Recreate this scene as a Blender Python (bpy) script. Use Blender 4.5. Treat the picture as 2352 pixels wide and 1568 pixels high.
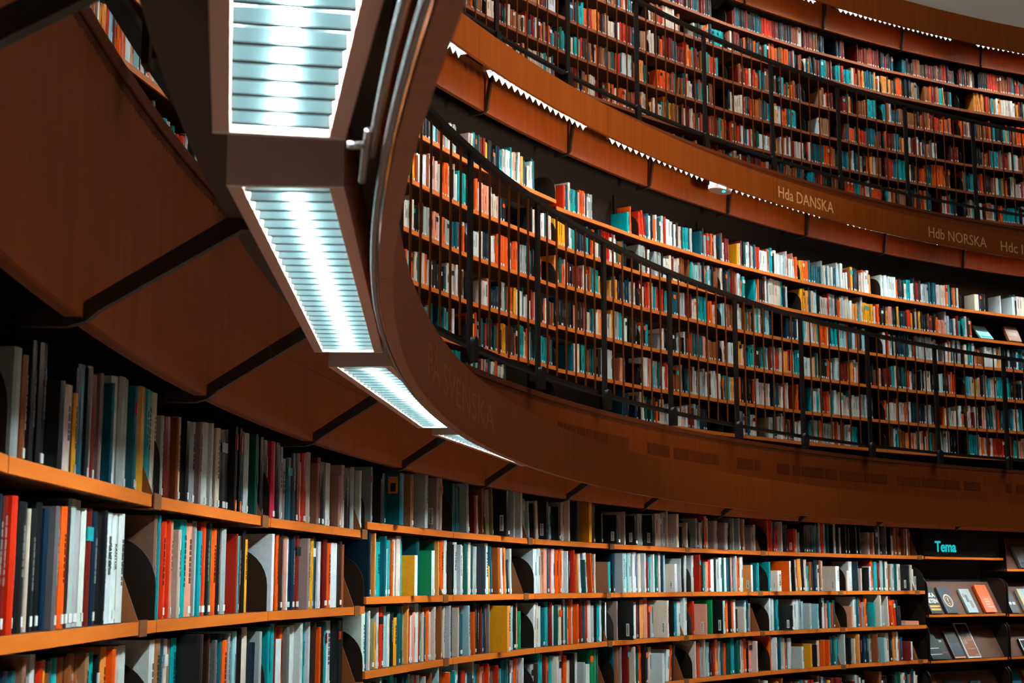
import bpy, math, random
import numpy as np
from mathutils import Matrix, Vector

for _o in list(bpy.data.objects):
    bpy.data.objects.remove(_o)
scene = bpy.context.scene
COL = scene.collection
rnd = random.Random(11)

# ---------------------------------------------------------------- camera
# The hall is a rotunda about the z axis; az (degrees) runs round the wall, away from the camera.
CAM = Vector((13.4096, 0.0, 1.60))
yaw, pit, rol = math.radians(15.3187), math.radians(9.1618), math.radians(0.037)
fw = Vector((-math.sin(yaw) * math.cos(pit), -math.cos(yaw) * math.cos(pit), math.sin(pit)))
rt = fw.cross(Vector((0, 0, 1))).normalized()
up = rt.cross(fw)
r2 = rt * math.cos(rol) + up * math.sin(rol)
u2 = up * math.cos(rol) - rt * math.sin(rol)
cam_data = bpy.data.cameras.new('camera')
cam = bpy.data.objects.new('camera', cam_data)
COL.objects.link(cam)
m3 = Matrix((r2, u2, -fw)).transposed()
cam.matrix_world = Matrix.Translation(CAM) @ m3.to_4x4()
cam_data.sensor_fit = 'HORIZONTAL'
cam_data.sensor_width = 36.0
cam_data.lens = 3460.9 / 2352 * 36.0
cam_data.clip_start = 0.02
cam_data.clip_end = 200
cam_data.dof.use_dof = True
cam_data.dof.focus_distance = 6.5
cam_data.dof.aperture_fstop = 10.0
scene.camera = cam

# ---------------------------------------------------------------- world, daylight, exposure
world = bpy.data.worlds.new('world')
scene.world = world
world.use_nodes = True
bg = world.node_tree.nodes['Background']
bg.inputs[0].default_value = (1.0, 0.80, 0.62, 1)
bg.inputs[1].default_value = 0.014
# daylight coming down through the glazed drum high above the rotunda
sky_l = bpy.data.lights.new('drum_daylight', 'AREA')
sky_l.shape = 'DISK'
sky_l.size = 16.0
sky_l.energy = 1000.0
sky_l.color = (1.0, 0.90, 0.78)
sky_o = bpy.data.objects.new('drum_daylight', sky_l)
COL.objects.link(sky_o)
sky_o.location = (0, 0, 19.0)
# added fill spot, no real lamp: brightens the middle gallery's canopy front
up_l = bpy.data.lights.new('canopy_fill_spot', 'SPOT')
up_l.energy = 2500.0
up_l.color = (1.0, 0.82, 0.62)
up_l.spot_size = math.radians(82)
up_l.spot_blend = 1.0
up_l.shadow_soft_size = 0.8
up_o = bpy.data.objects.new('canopy_fill_spot', up_l)
COL.objects.link(up_o)
up_o.location = (6.0, -4.6, 2.0)
_a = math.radians(47)
up_o.rotation_euler = (Vector((14.3 * math.cos(_a), -14.3 * math.sin(_a), 8.4)) - Vector(up_o.location)).to_track_quat('-Z', 'Y').to_euler()
TUBE_POWER = 265.0
vs = scene.view_settings
vs.view_transform = 'Standard'
vs.look = 'None'
vs.gamma = 1.0
vs.use_curve_mapping = False
vs.exposure = 0.0
scene.cycles.max_bounces = 4
scene.cycles.adaptive_threshold = 0.03
scene.cycles.diffuse_bounces = 3
scene.cycles.glossy_bounces = 2
scene.cycles.transmission_bounces = 0
scene.cycles.caustics_reflective = False
scene.cycles.caustics_refractive = False
scene.cycles.sample_clamp_indirect = 4.0

# ---------------------------------------------------------------- helpers
def lin(c):
    return tuple(((v / 255) / 12.92 if v / 255 <= 0.04045 else ((v / 255 + 0.055) / 1.055) ** 2.4) for v in c)

def P(R, az, z):
    a = math.radians(az)
    return (R * math.cos(a), -R * math.sin(a), z)

def frame(R, az, z):
    """local x runs along the wall (az rising), local y points into the wall, z up"""
    a = math.radians(az)
    return Matrix.Translation(P(R, az, z)) @ Matrix.Rotation(math.atan2(-math.cos(a), -math.sin(a)), 4, 'Z')

def tag(o, label=None, cat=None, group=None, kind=None):
    if label: o['label'] = label
    if cat: o['category'] = cat
    if group: o['group'] = group
    if kind: o['kind'] = kind
    return o

def empty(name, mw=None):
    o = bpy.data.objects.new(name, None)
    o.empty_display_size = 0.05
    COL.objects.link(o)
    if mw is not None: o.matrix_world = mw
    return o

class MB:
    def __init__(s):
        s.v, s.f, s.c, s.uv = [], [], [], []
    def face(s, idx, col=None, uv=None):
        s.f.append(tuple(idx)); s.c.append(col); s.uv.append(uv)
    def box(s, x0, x1, y0, y1, z0, z1, col=None, M=None):
        b = len(s.v)
        pts = [(x, y, z) for z in (z0, z1) for y in (y0, y1) for x in (x0, x1)]
        if M is not None: pts = [tuple(M @ Vector(p)) for p in pts]
        s.v += pts
        for q in ((0, 2, 3, 1), (4, 5, 7, 6), (0, 1, 5, 4), (1, 3, 7, 5), (3, 2, 6, 7), (2, 0, 4, 6)):
            s.face([b + i for i in q], col)
        return s
    def prism(s, poly, h0, h1, plane='xy', col=None, M=None):
        """poly in the named plane, extruded along the third axis from h0 to h1"""
        b = len(s.v); n = len(poly)
        def put(p, h):
            if plane == 'xy': q = (p[0], p[1], h)
            elif plane == 'yz': q = (h, p[0], p[1])
            else: q = (p[0], h, p[1])
            return tuple(M @ Vector(q)) if M is not None else q
        s.v += [put(p, h0) for p in poly] + [put(p, h1) for p in poly]
        s.face([b + i for i in range(n)][::-1], col)
        s.face([b + n + i for i in range(n)], col)
        for i in range(n):
            j = (i + 1) % n
            s.face((b + i, b + j, b + n + j, b + n + i), col)
        return s
    def arc(s, R0, R1, a0, a1, z0, z1, n=None, col=None):
        """curved bar between radii R0<R1, with uv in metres"""
        if n is None: n = max(1, int(math.ceil((a1 - a0) / 0.9)))
        b = len(s.v)
        us = []
        for i in range(n + 1):
            a = a0 + (a1 - a0) * i / n
            s.v += [P(R0, a, z0), P(R0, a, z1), P(R1, a, z1), P(R1, a, z0)]
            us.append(math.radians(a) * R0)
        for i in range(n):
            k = b + 4 * i; m = k + 4
            u, w = us[i], us[i + 1]
            s.face((k, m, m + 1, k + 1), col, ((u, z0), (w, z0), (w, z1), (u, z1)))
            s.face((k + 1, m + 1, m + 2, k + 2), col, ((u, 0), (w, 0), (w, R1 - R0), (u, R1 - R0)))
            s.face((k + 2, m + 2, m + 3, k + 3), col, ((u, z1), (w, z1), (w, z0), (u, z0)))
            s.face((k + 3, m + 3, m, k), col, ((u, R1 - R0), (w, R1 - R0), (w, 0), (u, 0)))
        s.face((b, b + 1, b + 2, b + 3), col)
        e = b + 4 * n
        s.face((e + 3, e + 2, e + 1, e), col)
        return s
    def tube(s, pts, r, sides=8, col=None):
        b = len(s.v); pts = [Vector(p) for p in pts]; n = len(pts)
        for i, p in enumerate(pts):
            t = (pts[min(i + 1, n - 1)] - pts[max(i - 1, 0)]).normalized()
            ref = Vector((0, 0, 1)) if abs(t.z) < 0.9 else Vector((1, 0, 0))
            u = t.cross(ref).normalized(); w = u.cross(t)
            for k in range(sides):
                q = 2 * math.pi * k / sides
                s.v.append(tuple(p + u * (r * math.cos(q)) + w * (r * math.sin(q))))
        for i in range(n - 1):
            for k in range(sides):
                k2 = (k + 1) % sides
                s.face((b + i * sides + k, b + i * sides + k2, b + (i + 1) * sides + k2, b + (i + 1) * sides + k), col)
        s.face([b + k for k in range(sides)][::-1], col)
        s.face([b + (n - 1) * sides + k for k in range(sides)], col)
        return s
    def mesh(s, name, mat):
        me = bpy.data.meshes.new(name)
        me.from_pydata(s.v, [], s.f)
        if any(c is not None for c in s.c):
            at = me.color_attributes.new('Col', 'FLOAT_COLOR', 'CORNER')
            arr = np.ones((len(me.loops), 4), np.float32)
            i = 0
            for f, c in zip(s.f, s.c):
                if c is not None: arr[i:i + len(f), :3] = c
                i += len(f)
            at.data.foreach_set('color', arr.ravel())
        if any(u is not None for u in s.uv):
            ul = me.uv_layers.new(name='UVMap')
            arr = np.zeros((len(me.loops), 2), np.float32)
            i = 0
            for f, u in zip(s.f, s.uv):
                if u is not None: arr[i:i + len(f)] = u
                i += len(f)
            ul.data.foreach_set('uv', arr.ravel())
        me.materials.append(mat)
        me.update()
        return me
    def build(s, name, mat, parent=None, smooth=False):
        me = s.mesh(name, mat)
        if smooth: me.polygons.foreach_set('use_smooth', [True] * len(me.polygons))
        return link(name, me, parent)

def link(name, me, parent=None, mw=None):
    o = bpy.data.objects.new(name, me)
    COL.objects.link(o)
    if parent is not None: o.parent = parent
    if mw is not None: o.matrix_local = mw
    return o

ONES = ['', 'first', 'second', 'third', 'fourth', 'fifth', 'sixth', 'seventh', 'eighth', 'ninth', 'tenth', 'eleventh', 'twelfth', 'thirteenth', 'fourteenth', 'fifteenth', 'sixteenth', 'seventeenth', 'eighteenth', 'nineteenth']
TENS = {2: ('twentieth', 'twenty'), 3: ('thirtieth', 'thirty'), 4: ('fortieth', 'forty'), 5: ('fiftieth', 'fifty')}
def nth(n):
    if n < 20: return ONES[n]
    t, o = divmod(n, 10)
    return TENS[t][0] if o == 0 else TENS[t][1] + '-' + ONES[o]

# ---------------------------------------------------------------- materials
def new_mat(name):
    m = bpy.data.materials.new(name)
    m.use_nodes = True
    nt = m.node_tree
    return m, nt, nt.nodes['Principled BSDF']

def mat_plain(name, rgb, rough=0.6, metal=0.0, emit=None, power=0.0, noise=0.0, scale=30.0, spec=0.5):
    m, nt, b = new_mat(name)
    c = (*lin(rgb), 1)
    b.inputs['Base Color'].default_value = c
    b.inputs['Roughness'].default_value = rough
    b.inputs['Metallic'].default_value = metal
    b.inputs['Specular IOR Level'].default_value = spec
    if noise:
        tc = nt.nodes.new('ShaderNodeTexCoord'); n = nt.nodes.new('ShaderNodeTexNoise'); mx = nt.nodes.new('ShaderNodeMix')
        n.inputs['Scale'].default_value = scale
        mx.data_type = 'RGBA'
        mx.inputs[6].default_value = (*[v * (1 - noise) for v in c[:3]], 1)
        mx.inputs[7].default_value = (*[min(1, v * (1 + noise)) for v in c[:3]], 1)
        nt.links.new(tc.outputs['Object'], n.inputs['Vector'])
        nt.links.new(n.outputs['Fac'], mx.inputs[0])
        nt.links.new(mx.outputs[2], b.inputs['Base Color'])
    if emit:
        b.inputs['Emission Color'].default_value = (*emit, 1)
        b.inputs['Emission Strength'].default_value = power
    return m

def mat_wood(name, dark, light, coord='UV', scale=(38, 38, 1.6), rough=0.5, panel=0.18):
    m, nt, b = new_mat(name)
    N = nt.nodes.new; Lk = nt.links.new
    tc = N('ShaderNodeTexCoord'); mp = N('ShaderNodeMapping')
    mp.inputs['Scale'].default_value = scale
    Lk(tc.outputs[coord], mp.inputs['Vector'])
    n1 = N('ShaderNodeTexNoise'); n1.inputs['Scale'].default_value = 1.0; n1.inputs['Detail'].default_value = 6; n1.inputs['Distortion'].default_value = 0.4
    Lk(mp.outputs[0], n1.inputs['Vector'])
    rp = N('ShaderNodeValToRGB')
    rp.color_ramp.elements[0].position = 0.30; rp.color_ramp.elements[0].color = (*lin(dark), 1)
    rp.color_ramp.elements[1].position = 0.70; rp.color_ramp.elements[1].color = (*lin(light), 1)
    Lk(n1.outputs['Fac'], rp.inputs[0])
    oi = N('ShaderNodeObjectInfo'); mr = N('ShaderNodeMapRange')
    mr.inputs['To Min'].default_value = 1 - panel; mr.inputs['To Max'].default_value = 1 + panel
    Lk(oi.outputs['Random'], mr.inputs['Value'])
    hs = N('ShaderNodeHueSaturation')
    Lk(mr.outputs[0], hs.inputs['Value']); Lk(rp.outputs[0], hs.inputs['Color'])
    Lk(hs.outputs[0], b.inputs['Base Color'])
    b.inputs['Roughness'].default_value = rough
    b.inputs['Specular IOR Level'].default_value = 0.25
    bp = N('ShaderNodeBump'); bp.inputs['Strength'].default_value = 0.04; bp.inputs['Distance'].default_value = 0.002
    Lk(n1.outputs['Fac'], bp.inputs['Height']); Lk(bp.outputs[0], b.inputs['Normal'])
    return m

def mat_book(name):
    m, nt, b = new_mat(name)
    N = nt.nodes.new; Lk = nt.links.new
    at = N('ShaderNodeAttribute'); at.attribute_name = 'Col'
    tc = N('ShaderNodeTexCoord'); n = N('ShaderNodeTexNoise'); n.inputs['Scale'].default_value = 60; n.inputs['Detail'].default_value = 3
    Lk(tc.outputs['Object'], n.inputs['Vector'])
    mr = N('ShaderNodeMapRange'); mr.inputs['To Min'].default_value = 0.82; mr.inputs['To Max'].default_value = 1.12
    Lk(n.outputs['Fac'], mr.inputs['Value'])
    hs = N('ShaderNodeHueSaturation'); Lk(mr.outputs[0], hs.inputs['Value']); Lk(at.outputs['Color'], hs.inputs['Color'])
    Lk(hs.outputs[0], b.inputs['Base Color'])
    b.inputs['Roughness'].default_value = 0.34
    b.inputs['Specular IOR Level'].default_value = 0.4
    return m

M_FASCIA = mat_wood('fascia_veneer', (142, 66, 20), (160, 80, 26), 'UV', (22, 1.6, 1), 0.45, 0.05)
M_RING = mat_wood('canopy_veneer', (150, 74, 23), (166, 86, 29), 'UV', (20, 1.4, 1), 0.42, 0.03)
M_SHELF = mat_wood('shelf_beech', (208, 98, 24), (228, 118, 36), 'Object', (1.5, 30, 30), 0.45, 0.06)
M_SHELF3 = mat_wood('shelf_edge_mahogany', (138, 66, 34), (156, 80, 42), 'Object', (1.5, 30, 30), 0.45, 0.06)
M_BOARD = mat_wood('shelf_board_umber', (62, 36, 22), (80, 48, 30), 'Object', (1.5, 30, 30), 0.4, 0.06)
M_BACK = mat_plain('dark_backboard', (32, 20, 15), 0.8, noise=0.2, scale=8)
M_SLAB = mat_plain('gallery_floor_linoleum', (52, 38, 30), 0.8, noise=0.15, scale=6)
M_BRACKET = mat_plain('bracket_dark_bronze', (40, 26, 19), 0.6)
M_PLATE = mat_plain('canopy_board_umber', (58, 36, 30), 0.75, noise=0.1, scale=12)
M_DIV = mat_plain('divider_brown_enamel', (27, 17, 12), 0.38)
M_BEND = mat_plain('bookend_bronze_enamel', (146, 82, 40), 0.45)
M_CLIP = mat_plain('clip_brown', (128, 74, 34), 0.45)
M_RAIL = mat_plain('rail_black_steel', (34, 29, 27), 0.5)
M_BRASS = mat_plain('baluster_brass', (150, 84, 32), 0.35, 0.6)
M_HOUSE = mat_plain('light_housing_mauve', (214, 166, 152), 0.55)
M_HEND = mat_plain('light_end_grey', (238, 222, 214), 0.6)
M_REFL = mat_plain('light_reflector', (50, 60, 61), 0.3)
M_BLADE = mat_plain('louvre_blade', (46, 58, 60), 0.28, 0.75)
M_BLADE2 = mat_plain('louvre_blade_white', (100, 112, 114), 0.5)
M_TUBE = mat_plain('fluorescent_tube', (240, 250, 250), 0.4, emit=(0.82, 1.0, 0.99), power=TUBE_POWER)
M_CHROME = mat_plain('conduit_aluminium', (150, 140, 140), 0.25, 0.8)
M_PLASTER = mat_plain('upper_wall_plaster', (242, 238, 228), 0.9, noise=0.04, scale=2)
M_FLOOR = mat_plain('ground_floor', (158, 136, 118), 0.6, noise=0.1, scale=3)
M_SLOT = mat_plain('slot_black', (46, 24, 12), 0.9)
M_LIP = mat_plain('lip_dark_walnut', (122, 58, 20), 0.6)
M_GOLD = mat_plain('sign_letter_gold', (248, 196, 130), 0.5)
M_SIGNP = mat_wood('sign_plate_veneer', (142, 72, 30), (160, 86, 38), 'UV', (24, 1.2, 1), 0.42, 0.02)
M_GHOST = mat_plain('sign_letter_bronze', (186, 108, 50), 0.4)
M_CYAN = mat_plain('sign_letter_lit_cyan', (30, 190, 200), 0.5, emit=lin((20, 205, 215)), power=0.75)
M_SIGNB = mat_plain('sign_board_black', (9, 9, 9), 0.9, spec=0.1)
M_BOOK = mat_book('book_cover')
M_PAGES = mat_plain('book_pages', (222, 208, 190), 0.9, noise=0.08, scale=200)
M_TAG = mat_plain('spine_tag_white', (226, 226, 222), 0.7)
M_DISPLAY = mat_plain('display_slope_brown', (98, 58, 42), 0.6, noise=0.08, scale=20)
M_SENSOR = mat_plain('emergency_lamp_plastic', (196, 160, 150), 0.5)
M_LED = mat_plain('led_cyan', (0, 180, 200), 0.4, emit=(0.0, 0.8, 0.9), power=4.0)
M_PATCH = mat_wood('dark_veneer_patch', (112, 50, 15), (130, 60, 19), 'UV', (30, 1.4, 1), 0.5, 0.12)

PAL = dict(w=(222, 228, 228), c=(226, 204, 190), s=(168, 176, 176), g=(104, 100, 100), k=(20, 21, 23), n=(14, 40, 58), N=(52, 62, 72),
           t=(0, 160, 166), T=(8, 84, 98), D=(0, 98, 112), e=(4, 84, 74), E=(4, 132, 82), a=(156, 206, 212), o=(244, 88, 14), O=(250, 150, 70),
           r=(206, 44, 12), R=(116, 24, 16), b=(142, 74, 34), B=(58, 34, 24), y=(242, 160, 20), p=(236, 150, 124), P=(228, 40, 78), q=(170, 118, 84),
           v=(148, 124, 122), V=(150, 108, 88), l=(132, 118, 84), i=(190, 92, 30), Z=(22, 20, 22), K=(34, 30, 30))
LP = {k: lin(v) for k, v in PAL.items()}
WORD = dict(w='white', c='cream', s='silver-grey', g='dark grey', k='black', n='navy', N='slate', t='turquoise', T='dark teal', D='deep teal', e='dark green', E='green',
            a='pale blue', o='orange', O='light orange', r='red', R='dark red', b='brown', B='dark brown', y='mustard', p='salmon', P='crimson', q='tan', v='mauve-grey',
            V='taupe', l='olive', i='rust-brown', Z='black and red', K='charcoal')

# ---------------------------------------------------------------- the setting
TIERS = {   # shelf radius, back radius, fascia radius, fascia z0/split/z1, canopy radius, canopy z0/z1
    1: dict(Rs=13.847, Rf=13.78, f=(2.11, 2.365, 2.71), Rc=13.175, c=(2.10, 2.329), a0=1.0, a1=90.0),
    2: dict(Rs=15.0, Rf=14.94, f=(5.03, 5.28, 5.60), Rc=14.564, c=(5.115, 5.357), a0=9.0, a1=92.0),
    3: dict(Rs=16.35, Rf=16.29, f=(8.06, 8.34, 8.69), Rc=15.90, c=(8.166, 8.50), a0=40.0, a1=96.0),
}
def structure(name, mb, mat, parent=None):
    o = mb.build(name, mat, parent)
    if parent is None: o['kind'] = 'structure'
    return o

structure('floor', MB().arc(4.0, 14.4, -25, 100, -0.05, 0.0), M_FLOOR)
structure('wall_ground', MB().arc(14.14, 14.2, -8, 96, 0.0, 2.66), M_BACK)
structure('gallery_floor', MB().arc(13.81, 15.34, -8, 96, 2.64, 2.70), M_SLAB)
structure('wall_middle', MB().arc(15.29, 15.35, 0, 96, 2.70, 5.55), M_BACK)
structure('gallery_floor', MB().arc(14.97, 16.7, 0, 98, 5.53, 5.59), M_SLAB)
structure('wall_top', MB().arc(16.64, 16.7, 35, 100, 5.59, 8.62), M_BACK)
structure('ceiling', MB().arc(16.32, 16.75, 35, 100, 8.62, 8.68), M_SLAB)
structure('wall_upper', MB().arc(16.36, 16.6, 35, 102, 8.68, 17.0), M_PLASTER)

BR = {1: [7.30 + 5.29 * k - (0.02 * k) for k in range(-1, 16)], 2: [43.77 + 4.86 * k for k in range(-7, 10)], 3: [66.0 + 4.6 * k for k in range(-5, 7)]}
BR[1] = [1.9, 7.12, 12.57, 17.66, 23.2, 28.49, 33.79, 39.2, 44.5, 49.8, 55.1, 60.4, 65.7, 71.0, 76.3, 81.6, 86.9]
for t, d in TIERS.items():
    z0, zs, z1 = d['f']
    # the fascia above the shelves: two rows of veneer panels under a dark lip
    fas = structure('trim_%d' % t, MB().arc(d['Rf'] + 0.012, d['Rf'] + 0.035, d['a0'], d['a1'], z0, z1), M_LIP)
    cuts = [d['a0']] + [a for a in BR[t] if d['a0'] + 1 < a < d['a1'] - 1] + [d['a1']]
    for i in range(len(cuts) - 1):
        g = 0.002
        structure('panel', MB().arc(d['Rf'], d['Rf'] + 0.012, cuts[i] + g, cuts[i + 1] - g, z0, zs - 0.002), M_FASCIA, fas)
        structure('panel', MB().arc(d['Rf'] + 0.002, d['Rf'] + 0.012, cuts[i] + g, cuts[i + 1] - g, zs, z1 - 0.03), M_FASCIA, fas)
    structure('lip', MB().arc(d['Rf'] - 0.004, d['Rf'] + 0.036, d['a0'], d['a1'], z1 - 0.03, z1), M_LIP, fas)
    if t < 3:
        sl = MB()
        a = d['a0']
        step = math.degrees(0.011 / d['Rf'])
        while a < (62 if t == 1 else 88):
            sl.arc(d['Rf'] + 0.0012, d['Rf'] + 0.004, a, a + step * 0.4, z1 - 0.054 - rnd.random() * 0.008, z1 - 0.030, 1)
            a += step
        so = structure('slot', sl, M_SLOT, fas)
        so['kind'] = 'stuff'
    if t == 1:
        a = 38.6  # darker rectangles of varied width along the upper panel row
        while a < 74:
            w = rnd.choice((0.35, 0.5, 0.8, 1.1, 1.5))
            if rnd.random() < 0.72:
                structure('dark_patch', MB().arc(d['Rf'] - 0.001, d['Rf'] + 0.004, a, a + w, zs + 0.12, zs + 0.20), M_PATCH, fas)
            a += w + rnd.choice((0.05, 0.1, 0.3))
    # the canopy that carries the lamps: a front board in panels, a cover board and brackets back to the wall
    Rc, (c0, c1) = d['Rc'], d['c']
    Rb = Rc + 0.335
    can = structure('trim_%d' % (t + 3), MB().arc(Rc + 0.026, Rb, d['a0'], d['a1'], c1 - 0.02, c1 - 0.001), M_PLATE)
    off = 42.37 if t == 1 else 59.2 if t == 2 else 62.0
    js = [d['a0']] + [off + 10.6 * k for k in range(-6, 7) if d['a0'] + 1 < off + 10.6 * k < d['a1'] - 1] + [d['a1']]
    for i in range(len(js) - 1):
        structure('panel', MB().arc(Rc, Rc + 0.025, js[i] + 0.008, js[i + 1] - 0.008, c0, c1), M_RING, can)
    q = d['Rf'] - Rc
    prof = [(0.03, c1 - 0.012), (Rb - Rc - 0.01, c1 - 0.012), (q, z0 + 0.03), (q + 0.02, z0 + 0.018), (q + 0.12, z0 + 0.012),
            (q + 0.12, z0 - 0.018), (q + 0.03, z0 - 0.018), (q - 0.005, z0 - 0.008), (q - 0.03, z0 + 0.014), (Rb - Rc - 0.03, c1 - 0.042), (0.03, c1 - 0.042)]
    bm = MB().prism(prof, -0.012, 0.012, 'yz').mesh('bracket', M_BRACKET)
    for a in BR[t]:
        link('bracket', bm, can, frame(Rc, a, 0))

# ---------------------------------------------------------------- lamps in the canopies
def light_proto(L, nblade, open_side=False, H=0.143):
    h = L / 2
    parts = []
    def part(name, mb, mat): parts.append((name, mb.mesh(name, mat)))
    for s in (-1, 1):
        y0, y1 = sorted((s * 0.0625, s * 0.084))
        part('side_rail', MB().box(-h, h, y0, y1, 0, H - 0.018), M_HOUSE)
    for s in (-1, 1):
        x0, x1 = sorted((s * (h + 0.001), s * (h + 0.012)))
        part('end_cap', MB().box(x0, x1, -0.084, 0.084, 0.0, H), M_HEND)
    part('reflector', MB().prism([(-0.0615, 0.026), (-0.035, 0.075), (0.035, 0.075), (0.0615, 0.026), (0.0615, 0.08), (-0.0615, 0.08)], -h, h, 'yz'), M_REFL)
    part('cover', MB().box(-h, h, -0.0625, 0.0625, H - 0.018, H), M_HEND)
    tz = 0.056 if open_side else 0.044
    t = MB().tube([(-h + 0.02, 0, tz), (h - 0.02, 0, tz)], 0.012, 7)
    part('tube', t, M_TUBE)
    blm = MB().prism([(-0.0055, 0.002), (0.0055, 0.002), (0.0007, 0.021), (-0.0007, 0.021)], -0.0615, 0.0615, 'xz')
    if open_side:
        w = 0.46 * L / nblade
        blm.prism([(0.0, -0.042), (w, -0.001), (-w, -0.001)], 0.0635, 0.066, 'xz')
    bl = blm.mesh('louvre_blade', M_BLADE2 if open_side else M_BLADE)
    return parts, bl, [-h + (i + 0.5) * L / nblade for i in range(nblade)]

LIGHTS = {1: dict(R=13.322, z=2.165, spans=[(1.34 + 7.82 * k, 8.03 + 7.82 * k) for k in range(-2, 10)], n=27),
          2: dict(R=14.660, z=5.200, spans=[(42.41 + 7.42 * k, 48.40 + 7.42 * k) for k in range(-4, 7)], n=17),
          3: dict(R=16.010, z=8.260, spans=[(70.80 + 8.10 * k, 77.57 + 8.10 * k) for k in range(-3, 3)], n=24)}
LEVEL = {1: 'ground-floor shelves', 2: 'middle gallery shelves', 3: 'top gallery shelves'}
for t, d in LIGHTS.items():
    L = 2 * d['R'] * math.sin(math.radians(d['spans'][0][1] - d['spans'][0][0]) / 2)
    parts, bl, xs = light_proto(L, d['n'], t > 1, 0.143 if t == 1 else 0.122)
    seen = 0
    for (a0, a1) in d['spans']:
        mid = (a0 + a1) / 2
        o = empty('ceiling_light', frame(d['R'] - 0.008, mid, d['z']))
        seen += 1
        tag(o, 'louvred fluorescent strip light over the %s, %s along the canopy' % (LEVEL[t], nth(seen)), 'ceiling light', 'strip lights over the ' + LEVEL[t])
        for nm, me in parts: link(nm, me, o)
        for x in xs: link('louvre_blade', bl, o, Matrix.Translation((x, 0, 0)))

# conduits along the inside of the nearest canopy board
def arc_pts(R, z, a0, a1, n): return [P(R, a0 + (a1 - a0) * i / n, z) for i in range(n + 1)]
o = MB().tube(arc_pts(13.2075, 2.108, 3.0, 24.0, 70), 0.0055, 8).build('conduit_pipe', M_CHROME, None, True)
tag(o, 'long thin aluminium conduit along the inner edge of the nearest canopy', 'pipe')
cd = empty('conduit_pipe', Matrix.Translation(P(13.222, 7.7, 2.125)))
inv = cd.matrix_world.inverted()
tag(cd, 'short aluminium conduit ending in a coupling beside the nearest strip light', 'pipe')
def loc(pts): return [tuple(inv @ Vector(p)) for p in pts]
MB().tube(loc(arc_pts(13.222, 2.125, 3.0, 7.75, 20)), 0.0055, 8).build('pipe', M_CHROME, cd, True)
MB().tube(loc(arc_pts(13.230, 2.122, 7.3, 8.25, 6)), 0.005, 8).build('sleeve', M_CHROME, cd, True)
MB().tube(loc([P(13.226, 7.55, 2.123), P(13.252, 7.5, 2.118)]), 0.005, 8).build('coupling', M_CHROME, cd, True)

# emergency lamp between two strip lights
ms = frame(14.668, 56.35, 5.082)
o = empty('emergency_lamp', ms)
tag(o, 'small pinkish emergency lamp with cyan indicator between two middle-gallery strip lights', 'lamp')
ell = lambda a, c, z: [(a * math.cos(2 * math.pi * i / 24), c * math.sin(2 * math.pi * i / 24)) for i in range(24)]
MB().prism(ell(0.15, 0.075, 0), 0.012, 0.045, 'xy').build('body', M_SENSOR, o)
MB().box(-0.10, 0.10, -0.04, 0.04, 0.045, 0.254).build('mount', M_HEND, o)
MB().prism([(0.013 * math.cos(q) + 0.02, 0.013 * math.sin(q) - 0.03) for q in [2 * math.pi * i / 12 for i in range(12)]], 0.004, 0.0118, 'xy').build('indicator', M_LED, o)
MB().box(-0.13, -0.01, -0.076, -0.070, 0.016, 0.042).build('lens', mat_plain('emergency_lens', (214, 240, 240), 0.3, emit=(0.8, 1, 1), power=1.2), o)

# ---------------------------------------------------------------- railings
RAILS = {1: dict(R=13.728, zb=2.803, zt=3.802, p0=32.05, dp=4.627, k0=-6, k1=12, foot=2.70, name='lower'),
         2: dict(R=15.10, zb=5.79, zt=6.814, p0=49.65, dp=4.17, k0=-5, k1=10, foot=5.585, name='upper')}
for t, d in RAILS.items():
    az0, az1 = d['p0'] + d['dp'] * d['k0'], d['p0'] + d['dp'] * d['k1']
    o = empty('railing', Matrix.Identity(4))
    tag(o, 'curved %s gallery railing of black steel with thin brass balusters' % d['name'], 'railing')
    R = d['R']
    MB().arc(R - 0.026, R + 0.026, az0, az1, d['zt'] - 0.02, d['zt'] + 0.008).build('top_rail', M_RAIL, o)
    q = 0.046 if t == 1 else 0.0
    MB().arc(R - 0.021 + q, R + 0.021 + q, az0, az1, d['zb'] - 0.004, d['zb'] + 0.018).build('bottom_rail', M_RAIL, o)
    pm = MB().box(-0.027, 0.027, -0.008, 0.008, d['foot'], d['zt'] - 0.02).mesh('post', M_RAIL)
    arcp = [(0.035 * math.cos(q), d['zb'] - 0.005 + 0.03 * math.sin(q)) for q in [math.pi * i / 8 for i in range(9)]]
    sm = MB().prism(arcp + [(-0.035, d['foot']), (0.035, d['foot'])], -0.012, 0.012, 'xz').mesh('post_shoe', M_RAIL)
    bm = MB().tube([(0, 0, d['zb'] + 0.012), (0, 0, d['zt'] - 0.02)], 0.0065, 7).mesh('baluster', M_BRASS)
    for k in range(d['k0'], d['k1'] + 1):
        a = d['p0'] + d['dp'] * k
        link('post', pm, o, frame(R, a, 0))
        link('post_shoe', sm, o, frame(R - 0.035, a - 0.12, 0))
        if k < d['k1']:
            for j in range(1, 7):
                link('baluster', bm, o, frame(R, a + d['dp'] * j / 7, 0))

# ---------------------------------------------------------------- lettering
def split_build(mb, name, mat, parent):
    """one object for each connected piece: every letter on its own"""
    par = list(range(len(mb.v)))
    def find(i):
        while par[i] != i:
            par[i] = par[par[i]]; i = par[i]
        return i
    for f in mb.f:
        for i in f[1:]: par[find(i)] = find(f[0])
    groups = {}
    for f in mb.f: groups.setdefault(find(f[0]), []).append(f)
    for fs in groups.values():
        ids = sorted({i for f in fs for i in f}); mp = {v: k for k, v in enumerate(ids)}
        m = MB(); m.v = [mb.v[i] for i in ids]
        for f in fs: m.face([mp[i] for i in f])
        m.build(name, mat, parent)

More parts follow.
